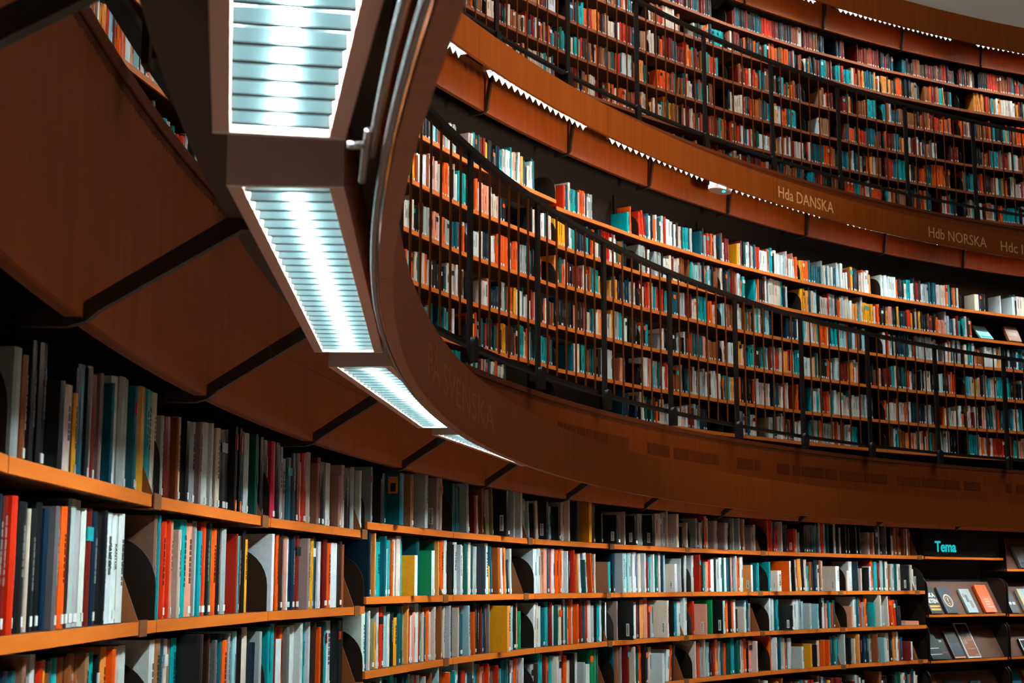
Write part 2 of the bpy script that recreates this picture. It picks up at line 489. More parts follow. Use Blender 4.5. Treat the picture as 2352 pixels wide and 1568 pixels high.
def letters(text, height, R, az_start, width, zbase, mat, parent, depth=0.003, bold=0.0):
    cu = bpy.data.curves.new('txt', 'FONT')
    cu.body = text
    cu.size = 1.0
    cu.resolution_u = 3
    cu.offset = bold
    ob = bpy.data.objects.new('txt', cu)
    COL.objects.link(ob)
    bpy.context.view_layer.update()
    dg = bpy.context.evaluated_depsgraph_get()
    me0 = bpy.data.meshes.new_from_object(ob.evaluated_get(dg))
    vs_ = [v.co.copy() for v in me0.vertices]
    fs = [tuple(p.vertices) for p in me0.polygons]
    bpy.data.objects.remove(ob); bpy.data.meshes.remove(me0)
    x0 = min(v.x for v in vs_); x1 = max(v.x for v in vs_)
    sx = width / (x1 - x0); sy = height / 0.72
    mb = MB()
    n = len(vs_)
    for rr in (R - depth, R):
        for v in vs_:
            mb.v.append(P(rr, az_start + math.degrees((v.x - x0) * sx / R), zbase + v.y * sy))
    from collections import Counter
    ec = Counter()
    for f in fs:
        mb.face(f)
        for i in range(len(f)): ec[(f[i], f[(i + 1) % len(f)])] += 1
    for (a, b) in ec:
        if (b, a) not in ec: mb.face((b, a, a + n, b + n))
    pi = parent.matrix_world.inverted()
    mb.v = [tuple(pi @ Vector(p)) for p in mb.v]
    split_build(mb, 'letter', mat, parent)

def sign(text, R, a0, a1, z0, z1, zb, h, ta, tw, mat_p, mat_l, label, name='sign', depth=0.003):
    o = empty(name, frame(R, (a0 + a1) / 2, z0))
    tag(o, label, 'sign')
    pi = o.matrix_world.inverted()
    mb = MB().arc(R - 0.002, R - 0.0002, a0, a1, z0, z1, 6)
    mb.v = [tuple(pi @ Vector(p)) for p in mb.v]
    if mat_p: mb.build('plate', mat_p, o)
    letters(text, h, R - (0.002 if mat_p else 0.0002), ta, tw, zb, mat_l, o, depth)
    return o
RC2 = TIERS[2]['Rc']
sign('Hda DANSKA', RC2, 59.37, 63.4, 5.135, 5.338, 5.176, 0.115, 59.50, 0.900, M_SIGNP, M_GOLD, 'wooden name plate reading Hda DANSKA in gold letters on the canopy')
sign('Hdb NORSKA', RC2, 68.97, 73.1, 5.135, 5.338, 5.172, 0.115, 69.12, 0.925, M_SIGNP, M_GOLD, 'wooden name plate reading Hdb NORSKA in gold letters on the canopy')
sign('Hdc IS', RC2, 73.5, 77.4, 5.135, 5.338, 5.168, 0.115, 73.66, 0.43, M_SIGNP, M_GOLD, 'wooden name plate beginning Hdc IS in gold letters on the canopy')
sign('PÅ SVENSKA', TIERS[1]['Rc'], 17.2, 25.2, 2.125, 2.31, 2.168, 0.100, 17.7, 1.60, None, M_GHOST, 'faint bronze lettering on the nearest ground-floor canopy front', depth=0.0006)

# ---------------------------------------------------------------- bookcases
def divider_mesh(dep, hgt, rad):
    pts = [(0.0, 0.0), (dep, 0.0), (dep, hgt)]
    for i in range(9):
        q = math.pi / 2 * i / 8
        pts.append((rad - rad * math.sin(q), hgt - rad * 1.0 + rad * math.cos(q)))
    return MB().prism(pts, -0.002, 0.002, 'yz')
DIV = divider_mesh(0.24, 0.215, 0.13).mesh('divider', M_DIV)
DIV2 = divider_mesh(0.24, 0.20, 0.12).mesh('divider', M_DIV)

def bookcase(Rs, a0, a1, zs, z_lo, z_hi, label, group, dividers=True, depth=0.27, div=DIV, edge=M_SHELF):
    mid = (a0 + a1) / 2
    half = math.radians(a1 - a0) / 2
    hw = Rs * math.sin(half) - 0.003
    o = empty('bookcase', frame(Rs * math.cos(half), mid, 0))
    tag(o, label, 'bookcase', group)
    bm = None
    for z in zs:
        if bm is None:
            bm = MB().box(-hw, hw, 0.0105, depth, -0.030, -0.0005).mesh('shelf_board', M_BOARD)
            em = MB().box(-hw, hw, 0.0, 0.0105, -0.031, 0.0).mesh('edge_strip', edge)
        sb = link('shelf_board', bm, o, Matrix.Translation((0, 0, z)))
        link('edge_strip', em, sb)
    MB().box(-hw, hw, depth, depth + 0.012, z_lo, z_hi).build('back_panel', M_BACK, o)
    if dividers:
        for z in zs:
            link('divider', div, o, Matrix.Translation((hw - 0.006, 0.004, z)))
    return o

GH = [1.8235, 1.51, 1.20, 0.89, 0.58, 0.27]
GG = [1.8625, 1.549, 1.2415, 0.9355, 0.625, 0.315]
GBAYS = [(6.4, 11.62, 'h'), (11.62, 16.88, 'h'), (16.88, 21.99, 'h'), (21.99, 27.24, 'h')] + [(27.30 + 5.225 * k, 27.30 + 5.225 * (k + 1), 'g') for k in range(7)]
for i, (a0, a1, u) in enumerate(GBAYS):
    bookcase(13.847, a0, a1, GH if u == 'h' else GG, 0.05, 2.10, ('ground-floor bookcase bay of orange shelves, %s from the camera' % nth(i)) if i else 'ground-floor bookcase bay beside the camera, before the first one in view', 'ground-floor bookcases')
A_R = [4.585, 4.2745, 3.967, 3.6265, 3.2785, 2.9755]
A_L = [4.636, 4.29, 3.945, 3.604, 3.29, 2.985]
ABAYS = [(48.33 + 4.95 * k, 48.33 + 4.95 * (k + 1)) for k in range(-6, 8)]
for i, (a0, a1) in enumerate(ABAYS):
    bookcase(15.0, a0, a1, A_L if a0 < 48 else A_R, 2.72, 5.0, 'middle-gallery bookcase bay with orange shelves, %s along the curve' % nth(i + 1), 'middle-gallery bookcases', div=DIV2)
B_Z = [7.79, 7.486, 7.13, 6.78, 6.43, 6.09, 5.78]
BBAYS = [(56.2 + 4.5 * k, 56.2 + 4.5 * (k + 1)) for k in range(-3, 8)]
for i, (a0, a1) in enumerate(BBAYS):
    bookcase(16.35, a0, a1, B_Z, 5.60, 8.05, 'top-gallery bookcase bay with crowded shelves, %s along the curve' % nth(i + 1), 'top-gallery bookcases', div=DIV2, edge=M_SHELF3)

# bookends: a tapered plate standing on the shelf with a clip over the shelf edge
bpl = MB().prism([(0.0, 0.0), (0.16, 0.0), (0.16, 0.19), (0.085, 0.19), (0.07, 0.18)], -0.0015, 0.0015, 'yz').mesh('plate', M_BEND)
bcl = MB()
bcl.box(-0.036, 0.036, -0.004, -0.001, -0.036, 0.004); bcl.box(-0.036, 0.036, -0.001, 0.05, 0.0008, 0.003); bcl.box(-0.036, 0.036, -0.001, 0.05, -0.036, -0.033)
bcl = bcl.mesh('clip', M_CLIP)
SHELFW = ['top', 'second', 'third', 'fourth']
ENDS = []
for i, (a0, a1, u) in enumerate(GBAYS):
    if i == 0: continue
    for j in range(4):
        if (i + 2 * j) % 5 == 4: continue
        az = a1 - {0: 0.36, 1: 0.62, 2: 0.55, 3: 0.6}[j] - 0.1 * ((i * 7 + j * 3) % 3)
        if j == 1 and i < 4: az = a1 - (0, 0.85, 1.25, 0.72)[i]
        z = (GH if u == 'h' else GG)[j]
        e = empty('bookend', frame(13.8395, az, z))
        tag(e, 'brown metal bookend clipped to the %s shelf of the %s ground-floor bay' % (SHELFW[j], nth(i)), 'bookend', 'bookends on the ground-floor shelves')
        link('plate', bpl, e); link('clip', bcl, e, Matrix.Translation((0.036, 0, 0)))
        ENDS.append((i, j, az))

# ---------------------------------------------------------------- books
TABLE = {
    ('h', 0): '''12.13,12.31,214,s 12.31,12.42,205,b 12.42,12.50,237,k,16,0 12.75,12.93,246,k 12.93,13.03,176,kk,40,0 13.68,13.89,193,c 13.89,13.94,198,k 13.94,14.04,182,y 14.04,14.13,240,n 14.13,14.32,252,T 14.32,14.40,249,k 14.40,14.55,257,s 14.55,14.66,242,R 14.66,14.72,249,v,18,0 15.00,15.06,237,T,14,0 15.27,15.46,264,w 15.46,15.69,269,s 15.69,15.84,274,w 15.84,15.90,258,T,14,0 16.11,16.21,265,T 16.21,16.45,270,y 16.45,16.59,270,t 16.59,16.75,272,t 16.75,16.95,294,c 17.23,17.32,222,s 17.32,17.56,222,R 17.56,17.63,226,b,18,0 17.91,18.03,237,c 18.03,18.13,228,k,24,0 18.50,18.70,238,s 18.70,18.76,241,v,16,0 18.99,19.21,250,w 19.21,19.27,252,w,16,0 19.51,19.61,241,B 19.61,19.77,248,c 19.77,19.88,234,s 19.88,20.12,250,k 20.12,20.27,256,k 20.27,20.33,272,Z,16,0 20.56,20.63,273,Z,18,0 20.90,20.98,274,T 20.98,21.18,266,w 21.35,21.44,286,e,22,0 21.76,21.87,289,k 21.87,22.00,262,s 22.00,22.14,265,k 22.38,22.58,270,P 22.58,22.76,272,k 22.76,22.92,260,s 22.92,23.17,222,v 23.17,23.38,230,T 23.38,23.61,250,n 23.61,23.75,254,k 23.75,23.89,257,r 23.89,23.95,226,c 23.95,24.19,262,r 24.19,24.40,272,c 24.40,24.48,232,V,28,0 24.87,25.02,264,R 25.02,25.23,250,k 25.23,25.45,249,w 25.45,25.52,232,b 25.52,25.64,205,V,38,0 26.16,26.30,258,c 26.30,26.52,249,k 26.52,26.67,252,k 26.67,26.85,260,s 26.85,26.92,248,k 26.92,27.00,249,w,26,0''',
    ('h', 1): '''11.86,11.95,250,n 11.95,12.05,248,k 12.05,12.16,249,R 12.16,12.28,251,r 12.28,12.35,201,k 12.35,12.53,242,k 12.53,12.72,245,n 12.72,12.77,234,c 12.77,12.87,235,k 12.87,13.00,231,e 13.00,13.13,250,k 13.13,13.23,239,n 13.23,13.32,245,g,20,0 13.64,13.79,250,o 13.79,13.94,252,B 13.94,14.17,273,s 14.17,14.40,276,s 14.40,14.53,255,w 14.53,14.74,257,R 14.74,14.85,252,n 14.85,14.97,254,c 14.97,15.03,257,k,14,0 15.24,15.50,256,w 15.50,15.69,256,w 15.69,15.88,258,w 17.12,17.20,271,V 17.20,17.26,270,t 17.26,17.31,252,w 17.31,17.38,253,o 17.38,17.51,254,r 17.51,17.63,258,o 17.63,17.78,263,r 17.78,17.85,261,p 17.85,17.93,238,c,18,0 18.20,18.33,272,t 18.33,18.46,273,t 18.46,18.71,263,p 18.71,18.82,277,v 18.82,18.94,278,a 18.94,19.04,244,t 19.04,19.17,277,r 19.17,19.29,278,o 19.29,19.43,286,k 19.43,19.61,288,e 19.61,19.81,257,o 19.81,19.91,258,k 19.91,19.99,259,o 19.99,20.17,261,s 20.17,20.23,258,w 20.83,20.87,250,r 20.87,20.93,244,t 20.93,21.04,245,R 21.04,21.14,263,k 21.14,21.27,235,y 22.28,22.36,262,w,22,0 22.68,22.79,263,o 22.79,22.88,262,O 22.88,23.03,261,B 23.03,23.15,268,t 23.15,23.26,262,p 23.26,23.37,259,w 23.37,23.51,263,n 23.51,23.67,265,n 23.67,23.90,269,R 23.90,24.00,258,v,32,0 24.45,24.52,262,s 24.52,24.64,262,y 24.64,24.78,270,T 24.78,24.87,254,k 24.87,24.99,253,w 24.99,25.16,259,R 25.16,25.35,264,R 25.35,25.49,255,r 25.49,25.66,253,o 25.66,25.82,255,w 25.82,26.02,255,w 26.02,26.19,261,B 26.19,26.33,250,b''',
    ('h', 2): '''12.15,12.36,244,n 12.36,12.56,242,T 12.56,12.62,267,V,18,0 12.90,12.99,267,w 12.99,13.09,266,k 13.09,13.28,251,r 13.28,13.34,252,y 13.34,13.43,224,b 13.43,13.67,247,T 13.67,13.84,251,t 13.84,14.00,251,b 14.00,14.17,251,b 14.17,14.39,254,b 14.39,14.49,250,b 14.49,14.56,253,q,16,0 14.81,14.90,252,t 14.90,14.96,244,k,14,0 15.18,15.33,259,O 15.33,15.41,252,o,20,0 15.72,15.86,255,c 15.86,16.07,256,w 17.04,17.20,258,w 17.20,17.42,259,q 17.42,17.63,260,T 17.63,17.77,256,c 17.77,17.92,252,q 17.92,18.14,256,t 18.14,18.38,263,k,62,0 19.35,19.41,257,B,16,0 19.64,19.70,236,g,16,0 19.94,20.04,201,r 20.04,20.17,245,T 20.17,20.33,231,o 20.33,20.39,250,s,18,0 20.66,20.80,254,a 20.80,20.90,253,o 20.90,20.97,262,k,14,0 21.17,21.40,263,c 21.40,21.46,214,n,18,0 21.72,21.80,246,s,18,0 22.36,22.40,249,t 22.40,22.55,256,t 22.55,22.73,266,t 22.73,22.82,266,R 22.82,23.06,211,w 23.06,23.17,251,o 23.17,23.26,251,g,22,0 23.57,23.77,255,w 23.77,23.86,262,w,20,0 24.14,24.30,260,t 24.30,24.36,263,w,16,0 24.57,24.63,258,B,18,0 24.87,24.93,240,o,16,0 25.13,25.19,238,B,16,0 25.39,25.50,249,t 25.50,25.74,260,w 25.74,25.84,259,k,30,0 26.24,26.41,268,k''',
    ('g', 0): '''27.61,27.68,238,s,18,0 27.92,28.04,190,k,38,0 28.53,28.68,226,T 28.68,28.91,230,D,68,0 29.77,29.91,241,q,40,0 30.40,30.56,258,s,54,0 31.22,31.37,250,v,52,0 32.00,32.13,262,c 32.83,33.02,249,T 33.02,33.22,229,T 33.22,33.34,253,s,44,-3 33.84,33.95,198,R,32,-3 34.31,34.39,206,c,0,-3 34.39,34.45,237,b,20,-4 34.67,34.89,249,B,0,-4 34.89,35.14,245,l,0,-4 35.14,35.20,254,l,20,-4 35.42,35.62,274,kk,78,0 36.48,36.54,267,w,24,0 36.79,36.87,272,w,32,0 37.21,37.41,227,s 37.41,37.47,215,s,26,-4 37.74,37.81,207,k,26,-4 38.09,38.23,225,c,0,-4 38.23,38.37,218,k,52,0 38.91,39.14,202,a 39.14,39.25,202,k,48,0 39.74,39.94,241,c 39.94,40.02,251,c,32,0 40.34,40.46,251,k,46,0 40.91,41.10,271,y,76,0 41.84,42.04,270,B 42.04,42.13,187,k,42,0 42.53,42.78,186,k,100,0 43.72,43.78,219,c,22,0 43.98,44.14,193,k,72,0 44.80,44.95,217,s 44.95,45.12,218,s 45.12,45.30,209,k,82,0 46.03,46.17,229,c 46.17,46.41,230,c 46.41,46.64,238,s 46.64,46.70,249,c,24,0 46.91,47.05,235,cc,62,0 47.58,47.65,149,k,30,0 47.91,47.98,182,c,30,0 48.46,48.55,218,s,36,0 48.84,48.99,206,k 48.99,49.20,193,c 49.20,49.34,210,k 49.34,49.49,243,o 49.49,49.61,229,c 49.61,49.71,209,v,46,0 50.08,50.26,214,c 50.26,50.34,202,v,44,3 50.70,50.88,206,w,0,4 50.88,51.05,207,k,0,4 51.05,51.11,242,s,26,0 51.32,51.41,242,s,48,0 51.79,51.94,242,b 51.94,52.11,242,c 52.11,52.26,182,vv,50,0 52.64,52.79,205,c 53.64,53.73,263,o 53.73,53.94,247,r 53.94,54.08,238,k 54.08,54.32,181,r 54.32,54.39,241,c,34,0 54.64,54.82,219,k 54.82,54.91,221,k 54.91,55.02,185,rr,68,0 55.52,55.64,186,c 55.64,55.76,165,c 55.76,55.84,209,k,38,0 56.11,56.35,230,k 56.35,56.52,231,B 56.52,56.67,233,k 56.67,56.88,226,T 56.88,57.08,254,k 57.08,57.20,255,s 57.20,57.37,257,r 57.37,57.49,246,s 57.49,57.55,246,T,30,0 57.75,57.81,241,k,34,0 58.05,58.19,262,w 58.19,58.25,226,k,30,0 58.46,58.57,221,c 58.57,58.63,246,k,38,0 58.89,58.95,230,B,30,0 59.16,59.26,238,k,54,0 59.62,59.68,234,k,32,0 59.89,60.00,190,vv,70,0 60.47,60.54,194,p,42,0 60.82,61.02,225,k 61.02,61.11,245,s 61.11,61.28,238,k 61.28,61.34,253,g,40,0 61.60,61.66,229,k,36,0 61.89,62.09,173,w 62.09,62.30,245,b 62.30,62.53,246,b 62.53,62.59,238,b,32,0 62.79,62.91,237,k 62.91,63.05,242,c 63.05,63.16,242,b''',
    ('g', 1): '''27.58,27.65,288,n,20,0 27.91,27.97,285,O,18,0 28.18,28.41,235,t 28.41,28.49,261,D,20,0 28.74,28.82,208,w 28.82,28.97,247,t 28.97,29.03,242,o,16,0 29.23,29.38,259,c 29.38,29.61,271,c 29.61,29.79,278,t 29.79,29.94,184,yw,58,0 30.65,30.81,276,T 30.81,30.98,211,Ew,56,0 31.66,31.76,260,e 31.76,31.82,262,O,18,0 32.03,32.24,269,o 32.24,32.40,281,w 32.51,32.58,250,k,22,0 32.83,33.08,264,w 33.08,33.14,253,w,18,0 33.35,33.51,249,c 33.51,33.75,275,e 33.75,33.94,269,c 33.94,34.05,254,T 34.05,34.27,249,s 34.27,34.37,249,N,40,0 34.82,35.01,269,w,0,-3 35.01,35.12,149,y,0,-3 35.12,35.31,255,T,0,-4 35.31,35.44,250,i,42,-3 35.90,36.01,252,w,0,-4 36.01,36.12,259,o,0,-4 36.12,36.23,253,O,0,-4 36.23,36.42,188,n,0,-5 36.42,36.51,250,w,0,-2 37.97,38.19,258,w 38.19,38.42,264,w 38.42,38.59,265,p 38.59,38.78,266,p 38.78,38.98,267,T 38.98,39.10,263,r 39.10,39.27,264,c 39.27,39.35,259,n 39.35,39.55,260,o 39.55,39.72,266,o 39.72,39.89,267,c 39.89,39.95,254,w,20,0 40.15,40.38,243,k 40.38,40.44,262,r,26,-3 40.69,40.75,239,O,22,-4 40.95,41.06,241,w,0,-5 41.06,41.12,206,T,22,-5 41.32,41.52,248,w,0,-6 41.52,41.58,248,o,22,-7 41.78,41.93,245,b,0,-4 41.93,42.01,245,c 42.19,42.33,196,qt,70,0 43.17,43.34,256,n 43.34,43.47,257,s,52,0 43.95,44.12,260,a 44.12,44.30,261,a 44.30,44.44,276,c 44.44,44.67,286,w 44.67,44.79,269,T 44.79,44.97,263,c 44.97,45.03,264,w,32,0 45.31,45.43,236,o 45.43,45.58,221,R 45.58,45.69,237,t 45.69,45.75,261,w,24,0 45.95,46.19,263,e 46.19,46.30,282,c 46.30,46.54,264,n 46.54,46.66,256,a 46.66,46.80,195,cw,74,0 47.44,47.50,237,w,24,0 47.71,47.91,245,k 47.91,48.06,261,w,0,3 48.47,48.62,263,w 48.62,48.70,286,r,42,0 49.05,49.20,218,B 49.20,49.32,202,t 49.32,49.52,219,p 49.52,49.70,235,r 49.70,49.91,239,w 49.91,50.08,240,k 50.08,50.23,240,w 50.23,50.43,254,w 50.43,50.61,238,e 50.61,50.76,255,w 50.76,50.93,256,T 50.93,51.05,256,n 51.05,51.14,270,p 51.14,51.25,257,T 51.25,51.31,271,w,26,0 51.52,51.66,259,o 51.66,51.87,266,w 51.87,51.98,202,Ow,72,0 52.55,52.61,204,D,30,0 52.84,52.93,222,t 53.63,53.72,231,t 53.72,53.99,163,cc,62,0 54.45,54.55,240,ow,82,0 55.16,55.22,253,k,28,-3 55.42,55.59,254,c,0,-4 55.59,55.83,262,O,0,-4 55.83,56.03,256,k,0,-3 56.03,56.21,256,c,0,-3 56.21,56.36,203,t,0,-3 56.36,56.50,239,b 56.50,56.65,240,B 56.65,56.88,258,n 56.88,57.00,215,w 57.00,57.15,256,b 57.15,57.29,249,c 57.29,57.53,205,cw,120,0 58.90,59.04,172,c 59.04,59.27,250,w 59.27,59.34,250,n,38,0 59.59,59.66,192,c,30,0 59.86,59.97,211,k 59.97,60.06,200,k,48,0 60.38,60.50,212,w 60.50,60.67,270,o 60.67,60.87,251,t 60.87,61.08,244,R 61.08,61.28,267,s 61.28,61.45,253,T 61.45,61.66,257,c 61.66,61.80,223,b 61.80,62.00,235,s 62.00,62.20,239,e 62.20,62.44,236,c 62.44,62.57,224,k,82,0 63.10,63.21,230,c 63.21,63.30,191,c 63.30,63.50,128,s''',
    ('g', 2): '''27.43,27.60,250,w 27.60,27.70,248,T 27.70,27.76,248,w,16,0 27.97,28.17,214,l 28.17,28.24,198,y 28.24,28.34,259,w 28.34,28.55,262,r 28.55,28.70,265,r 28.70,28.90,265,a 28.90,29.02,238,w 29.02,29.28,236,k 29.28,29.46,212,y 29.46,29.59,256,T 29.59,29.77,226,e 29.77,29.87,260,a 29.87,29.93,279,O,16,0 30.12,30.25,262,r 30.25,30.36,218,w 30.36,30.51,232,p 30.51,30.72,271,w 30.72,30.85,240,r 30.85,30.95,260,t 30.95,31.03,230,c 31.03,31.16,208,T 31.16,31.32,250,o 31.32,31.48,228,c 31.48,31.54,252,c,22,0 31.80,31.86,254,b,20,0 32.09,32.15,250,c,18,0 32.35,32.42,254,s,24,0 32.70,32.83,254,k 32.83,32.90,244,c,24,0 33.18,33.26,250,o 33.26,33.50,210,T 33.50,33.59,252,a,26,-3 33.88,33.94,218,o,22,-2 34.18,34.34,272,B 34.34,34.53,261,k 34.53,34.61,238,R 34.61,34.72,204,T 34.72,34.89,256,n,0,-2 34.89,34.95,256,v,22,-2 35.19,35.39,246,yO,94,0 36.43,36.57,244,a 36.57,36.81,256,k 36.81,36.90,254,p 36.90,37.15,210,E 37.96,38.07,252,w 38.07,38.24,254,c 38.24,38.46,234,w 38.46,38.72,224,T 38.72,38.91,258,t 38.91,39.11,256,R 39.11,39.23,236,w 39.23,39.29,236,e,22,0 39.51,39.73,240,c 39.73,39.85,252,R 39.85,39.99,272,a 39.99,40.10,254,T 40.10,40.24,232,O 40.24,40.39,269,o 40.39,40.50,271,w 40.50,40.59,240,o,34,0 40.93,41.16,265,R 41.16,41.30,267,T 41.30,41.44,261,r 41.44,41.64,261,c 41.64,41.81,228,s 41.81,41.87,242,k,24,0 42.10,42.27,248,t 42.27,42.39,259,w 42.39,42.56,246,k 42.56,42.70,246,w 43.13,43.20,252,v,30,0 43.48,43.61,254,kk,102,0 44.55,44.69,244,w 44.69,44.81,248,R 44.81,44.95,248,n 44.95,45.19,259,O 45.19,45.42,271,p 45.42,45.62,248,R 45.62,45.85,240,s 45.85,45.95,252,cc,98,0 46.81,46.91,244,k,40,0 47.25,47.40,244,t 47.40,47.60,242,w 47.60,47.66,267,w,24,2 47.86,48.07,266,w,0,2 48.42,48.56,240,r 48.56,48.65,220,pp,88,0 49.38,49.45,248,E,38,0 49.76,49.89,242,ka,92,0 50.64,50.84,246,o 50.84,51.05,204,k 51.05,51.19,236,o 51.19,51.31,248,w 51.31,51.48,176,k 51.48,51.58,192,c,48,0 51.95,52.07,240,a 52.07,52.16,250,T 52.16,52.33,216,v 53.56,53.65,254,w 53.65,53.74,196,s 53.74,53.88,250,w 53.88,54.06,236,T 54.06,54.23,244,t 54.23,54.36,196,kk,112,0 55.20,55.37,242,w 55.37,55.55,242,w 55.55,55.73,244,s 55.73,55.84,226,a 55.84,55.96,210,ss,64,0 56.42,56.52,204,aa,56,0 56.92,57.10,250,k 57.10,57.33,250,w 57.33,57.45,206,p 57.45,57.62,230,T 57.62,57.74,212,t 57.74,57.85,208,r 57.85,58.00,230,e 58.81,58.91,178,p,50,0 59.25,59.45,258,w 59.45,59.63,256,T 59.63,59.74,234,r 59.74,59.95,212,v 59.95,60.12,248,o 60.12,60.23,218,k 60.23,60.32,208,t,52,0 60.67,60.76,274,c,52,0 61.10,61.33,180,s,0,-2 61.33,61.39,262,c,36,-3 61.62,61.80,254,r,0,-5 61.80,61.94,224,o,0,-5 61.94,62.08,224,r,0,-6 62.08,62.23,224,n,0,-5 62.23,62.43,168,B,0,-4''',
    ('g', 3): '''27.59,27.68,256,n,22,0 27.96,28.03,256,k,18,0 28.26,28.32,266,s,18,0 28.53,28.68,274,t 28.68,28.75,254,n,22,0 29.03,29.26,272,t 29.26,29.41,256,o 29.41,29.53,252,t 29.53,29.59,262,n,20,0 29.84,29.90,262,T,22,0 30.17,30.32,256,s 30.32,30.48,250,s 30.48,30.66,244,r 30.66,30.81,246,w 30.81,30.89,238,s,30,0 31.25,31.34,248,b,26,0 31.64,31.70,274,a,24,0 31.99,32.17,270,b 32.17,32.28,240,o,36,0 32.70,32.76,240,t,18,0 32.96,33.20,278,w 33.20,33.36,232,k 33.36,33.58,230,r 33.58,33.79,216,s 33.79,33.87,216,T,22,0 34.11,34.22,278,c 34.22,34.38,254,t 34.38,34.52,252,b 34.52,34.76,238,p 34.76,34.82,252,r,20,0 35.03,35.20,232,c 35.20,35.33,230,g 35.33,35.40,236,r,24,0 35.66,35.85,214,t 35.85,36.07,258,T 36.07,36.29,262,T 36.29,36.43,260,e 36.43,36.68,250,w 36.68,36.79,256,o 36.79,36.95,254,p 36.95,37.01,258,w,24,0 37.79,37.98,212,s 37.98,38.20,216,B 38.20,38.32,278,t 38.32,38.51,264,t 38.51,38.71,254,R 38.71,38.90,244,o 38.90,39.07,250,t 39.07,39.15,242,c,34,0 39.49,39.69,244,w 39.69,39.89,276,o 39.89,40.06,240,o 40.06,40.26,212,c 40.26,40.33,250,k,30,0 40.62,40.77,252,w 40.77,40.89,192,ss,40,0 41.28,41.53,173,w 41.53,41.73,258,E 41.73,41.96,262,E 41.96,42.13,260,e 43.08,43.19,264,T 43.19,43.42,264,b 43.42,43.48,262,v,22,0 43.68,43.78,274,R,42,0 44.17,44.26,256,c,40,0 44.63,44.77,242,e 44.77,44.97,264,o 44.97,45.03,258,k,26,0 45.26,45.41,246,n 45.41,45.61,244,c 45.61,45.75,202,ww,92,0 46.56,46.77,220,w,0,5 46.77,46.94,248,o,0,6 46.94,47.09,242,B,0,7 48.36,48.42,262,c,24,0 48.62,48.80,246,r 48.80,48.92,246,o 48.92,49.03,216,a 49.03,49.09,278,c,26,0 49.30,49.50,248,a 49.50,49.64,234,k 49.64,49.82,242,R 49.82,49.91,256,r 49.91,50.08,262,O 50.08,50.23,248,s 50.23,50.46,248,T 50.46,50.61,232,o 50.61,50.67,232,e,32,0 50.93,51.16,272,t 51.16,51.22,248,e,26,0 51.42,51.57,246,e 51.57,51.74,250,c 51.74,51.83,236,p 51.83,52.01,258,o 52.01,52.12,226,k 52.12,52.35,240,p 52.35,52.44,234,c,46,0 53.55,53.67,264,o 53.67,53.74,254,w,40,0 54.05,54.11,252,T,28,0 54.31,54.43,250,s 54.43,54.54,242,c 54.54,54.63,208,o 54.63,54.77,240,T 54.77,55.01,240,w 55.01,55.13,173,sw,98,0 55.85,55.96,190,y,54,0 56.35,56.42,179,k,38,0 56.70,56.90,210,c 56.90,56.96,214,o,36,0 57.22,57.29,212,o,40,0 57.57,57.77,234,T 57.77,58.00,246,e 58.00,58.18,230,t 58.18,58.27,252,s,54,0 58.64,58.72,224,k,40,0 58.99,59.05,212,c,34,0 59.28,59.34,246,O,34,0 59.57,59.77,230,k 59.77,59.95,236,n 59.95,60.18,242,n 60.18,60.38,244,s 60.38,60.46,240,b,48,0 60.78,60.89,212,a,62,0 61.30,61.53,246,c 61.53,61.76,238,k 61.76,61.96,254,O 61.96,62.11,254,w 62.11,62.25,189,r 62.25,62.42,206,T 62.42,62.54,165,RR,66,0 62.97,63.08,161,w''',
}
def spine_poly(w, d, r):
    return [(0.0, d), (0.0, 0.003), (w * 0.22, 0.0 - r * 0.6), (w * 0.5, -r), (w * 0.78, -r * 0.6), (w, 0.003), (w, d)]

def book_block(mb, w, d, h, col, M, spine=None, tagc=True, deco=True, sticker=False):
    """one solid book in the shared mesh: boards, page top, spine tag and title band"""
    b = len(mb.v)
    r = min(0.004, w * 0.12)
    poly = spine_poly(w, d, r)
    n = len(poly)
    for h_ in (0.0, h):
        mb.v += [tuple(M @ Vector((p[0], p[1], h_))) for p in poly]
    sc = spine or col
    for i in range(n):
        j = (i + 1) % n
        mb.face((b + j, b + i, b + n + i, b + n + j), sc if 1 <= i <= 4 else col)
    mb.face([b + n + i for i in range(n)][::-1], LP['c'])
    mb.face([b + i for i in range(n)], col)
    def plate(x0, x1, z0, z1, c, lift=0.0012):
        k = len(mb.v)
        y = -r - lift
        mb.v += [tuple(M @ Vector(p)) for p in ((x0, y, z0), (x1, y, z0), (x1, y, z1), (x0, y, z1))]
        mb.face((k, k + 1, k + 2, k + 3), c)
    if tagc and w > 0.012: plate(w * 0.28, w * 0.72, 0.010, 0.028, LP['w'])
    if deco:
        lum = sum(col) / 3
        c2 = tuple(v * 0.18 for v in col) if lum > 0.22 else tuple(min(1, v * 0.7 + 0.15) for v in col)
        q = rnd.random()
        if q < 0.55: plate(w * 0.38, w * 0.62, h * 0.40, h * (0.62 + 0.3 * rnd.random()), c2)
        elif q < 0.63: plate(0.001, w - 0.001, h * 0.70, h * 0.86, tuple(rnd.choice((LP['w'], LP['k'], LP['o'], LP['t'], LP['R'])) for _ in range(1))[0])

def color_jit(c):
    f = 0.86 + 0.28 * rnd.random()
    return tuple(max(0.0, min(0.95, v * f * (0.94 + 0.12 * rnd.random()))) for v in c)

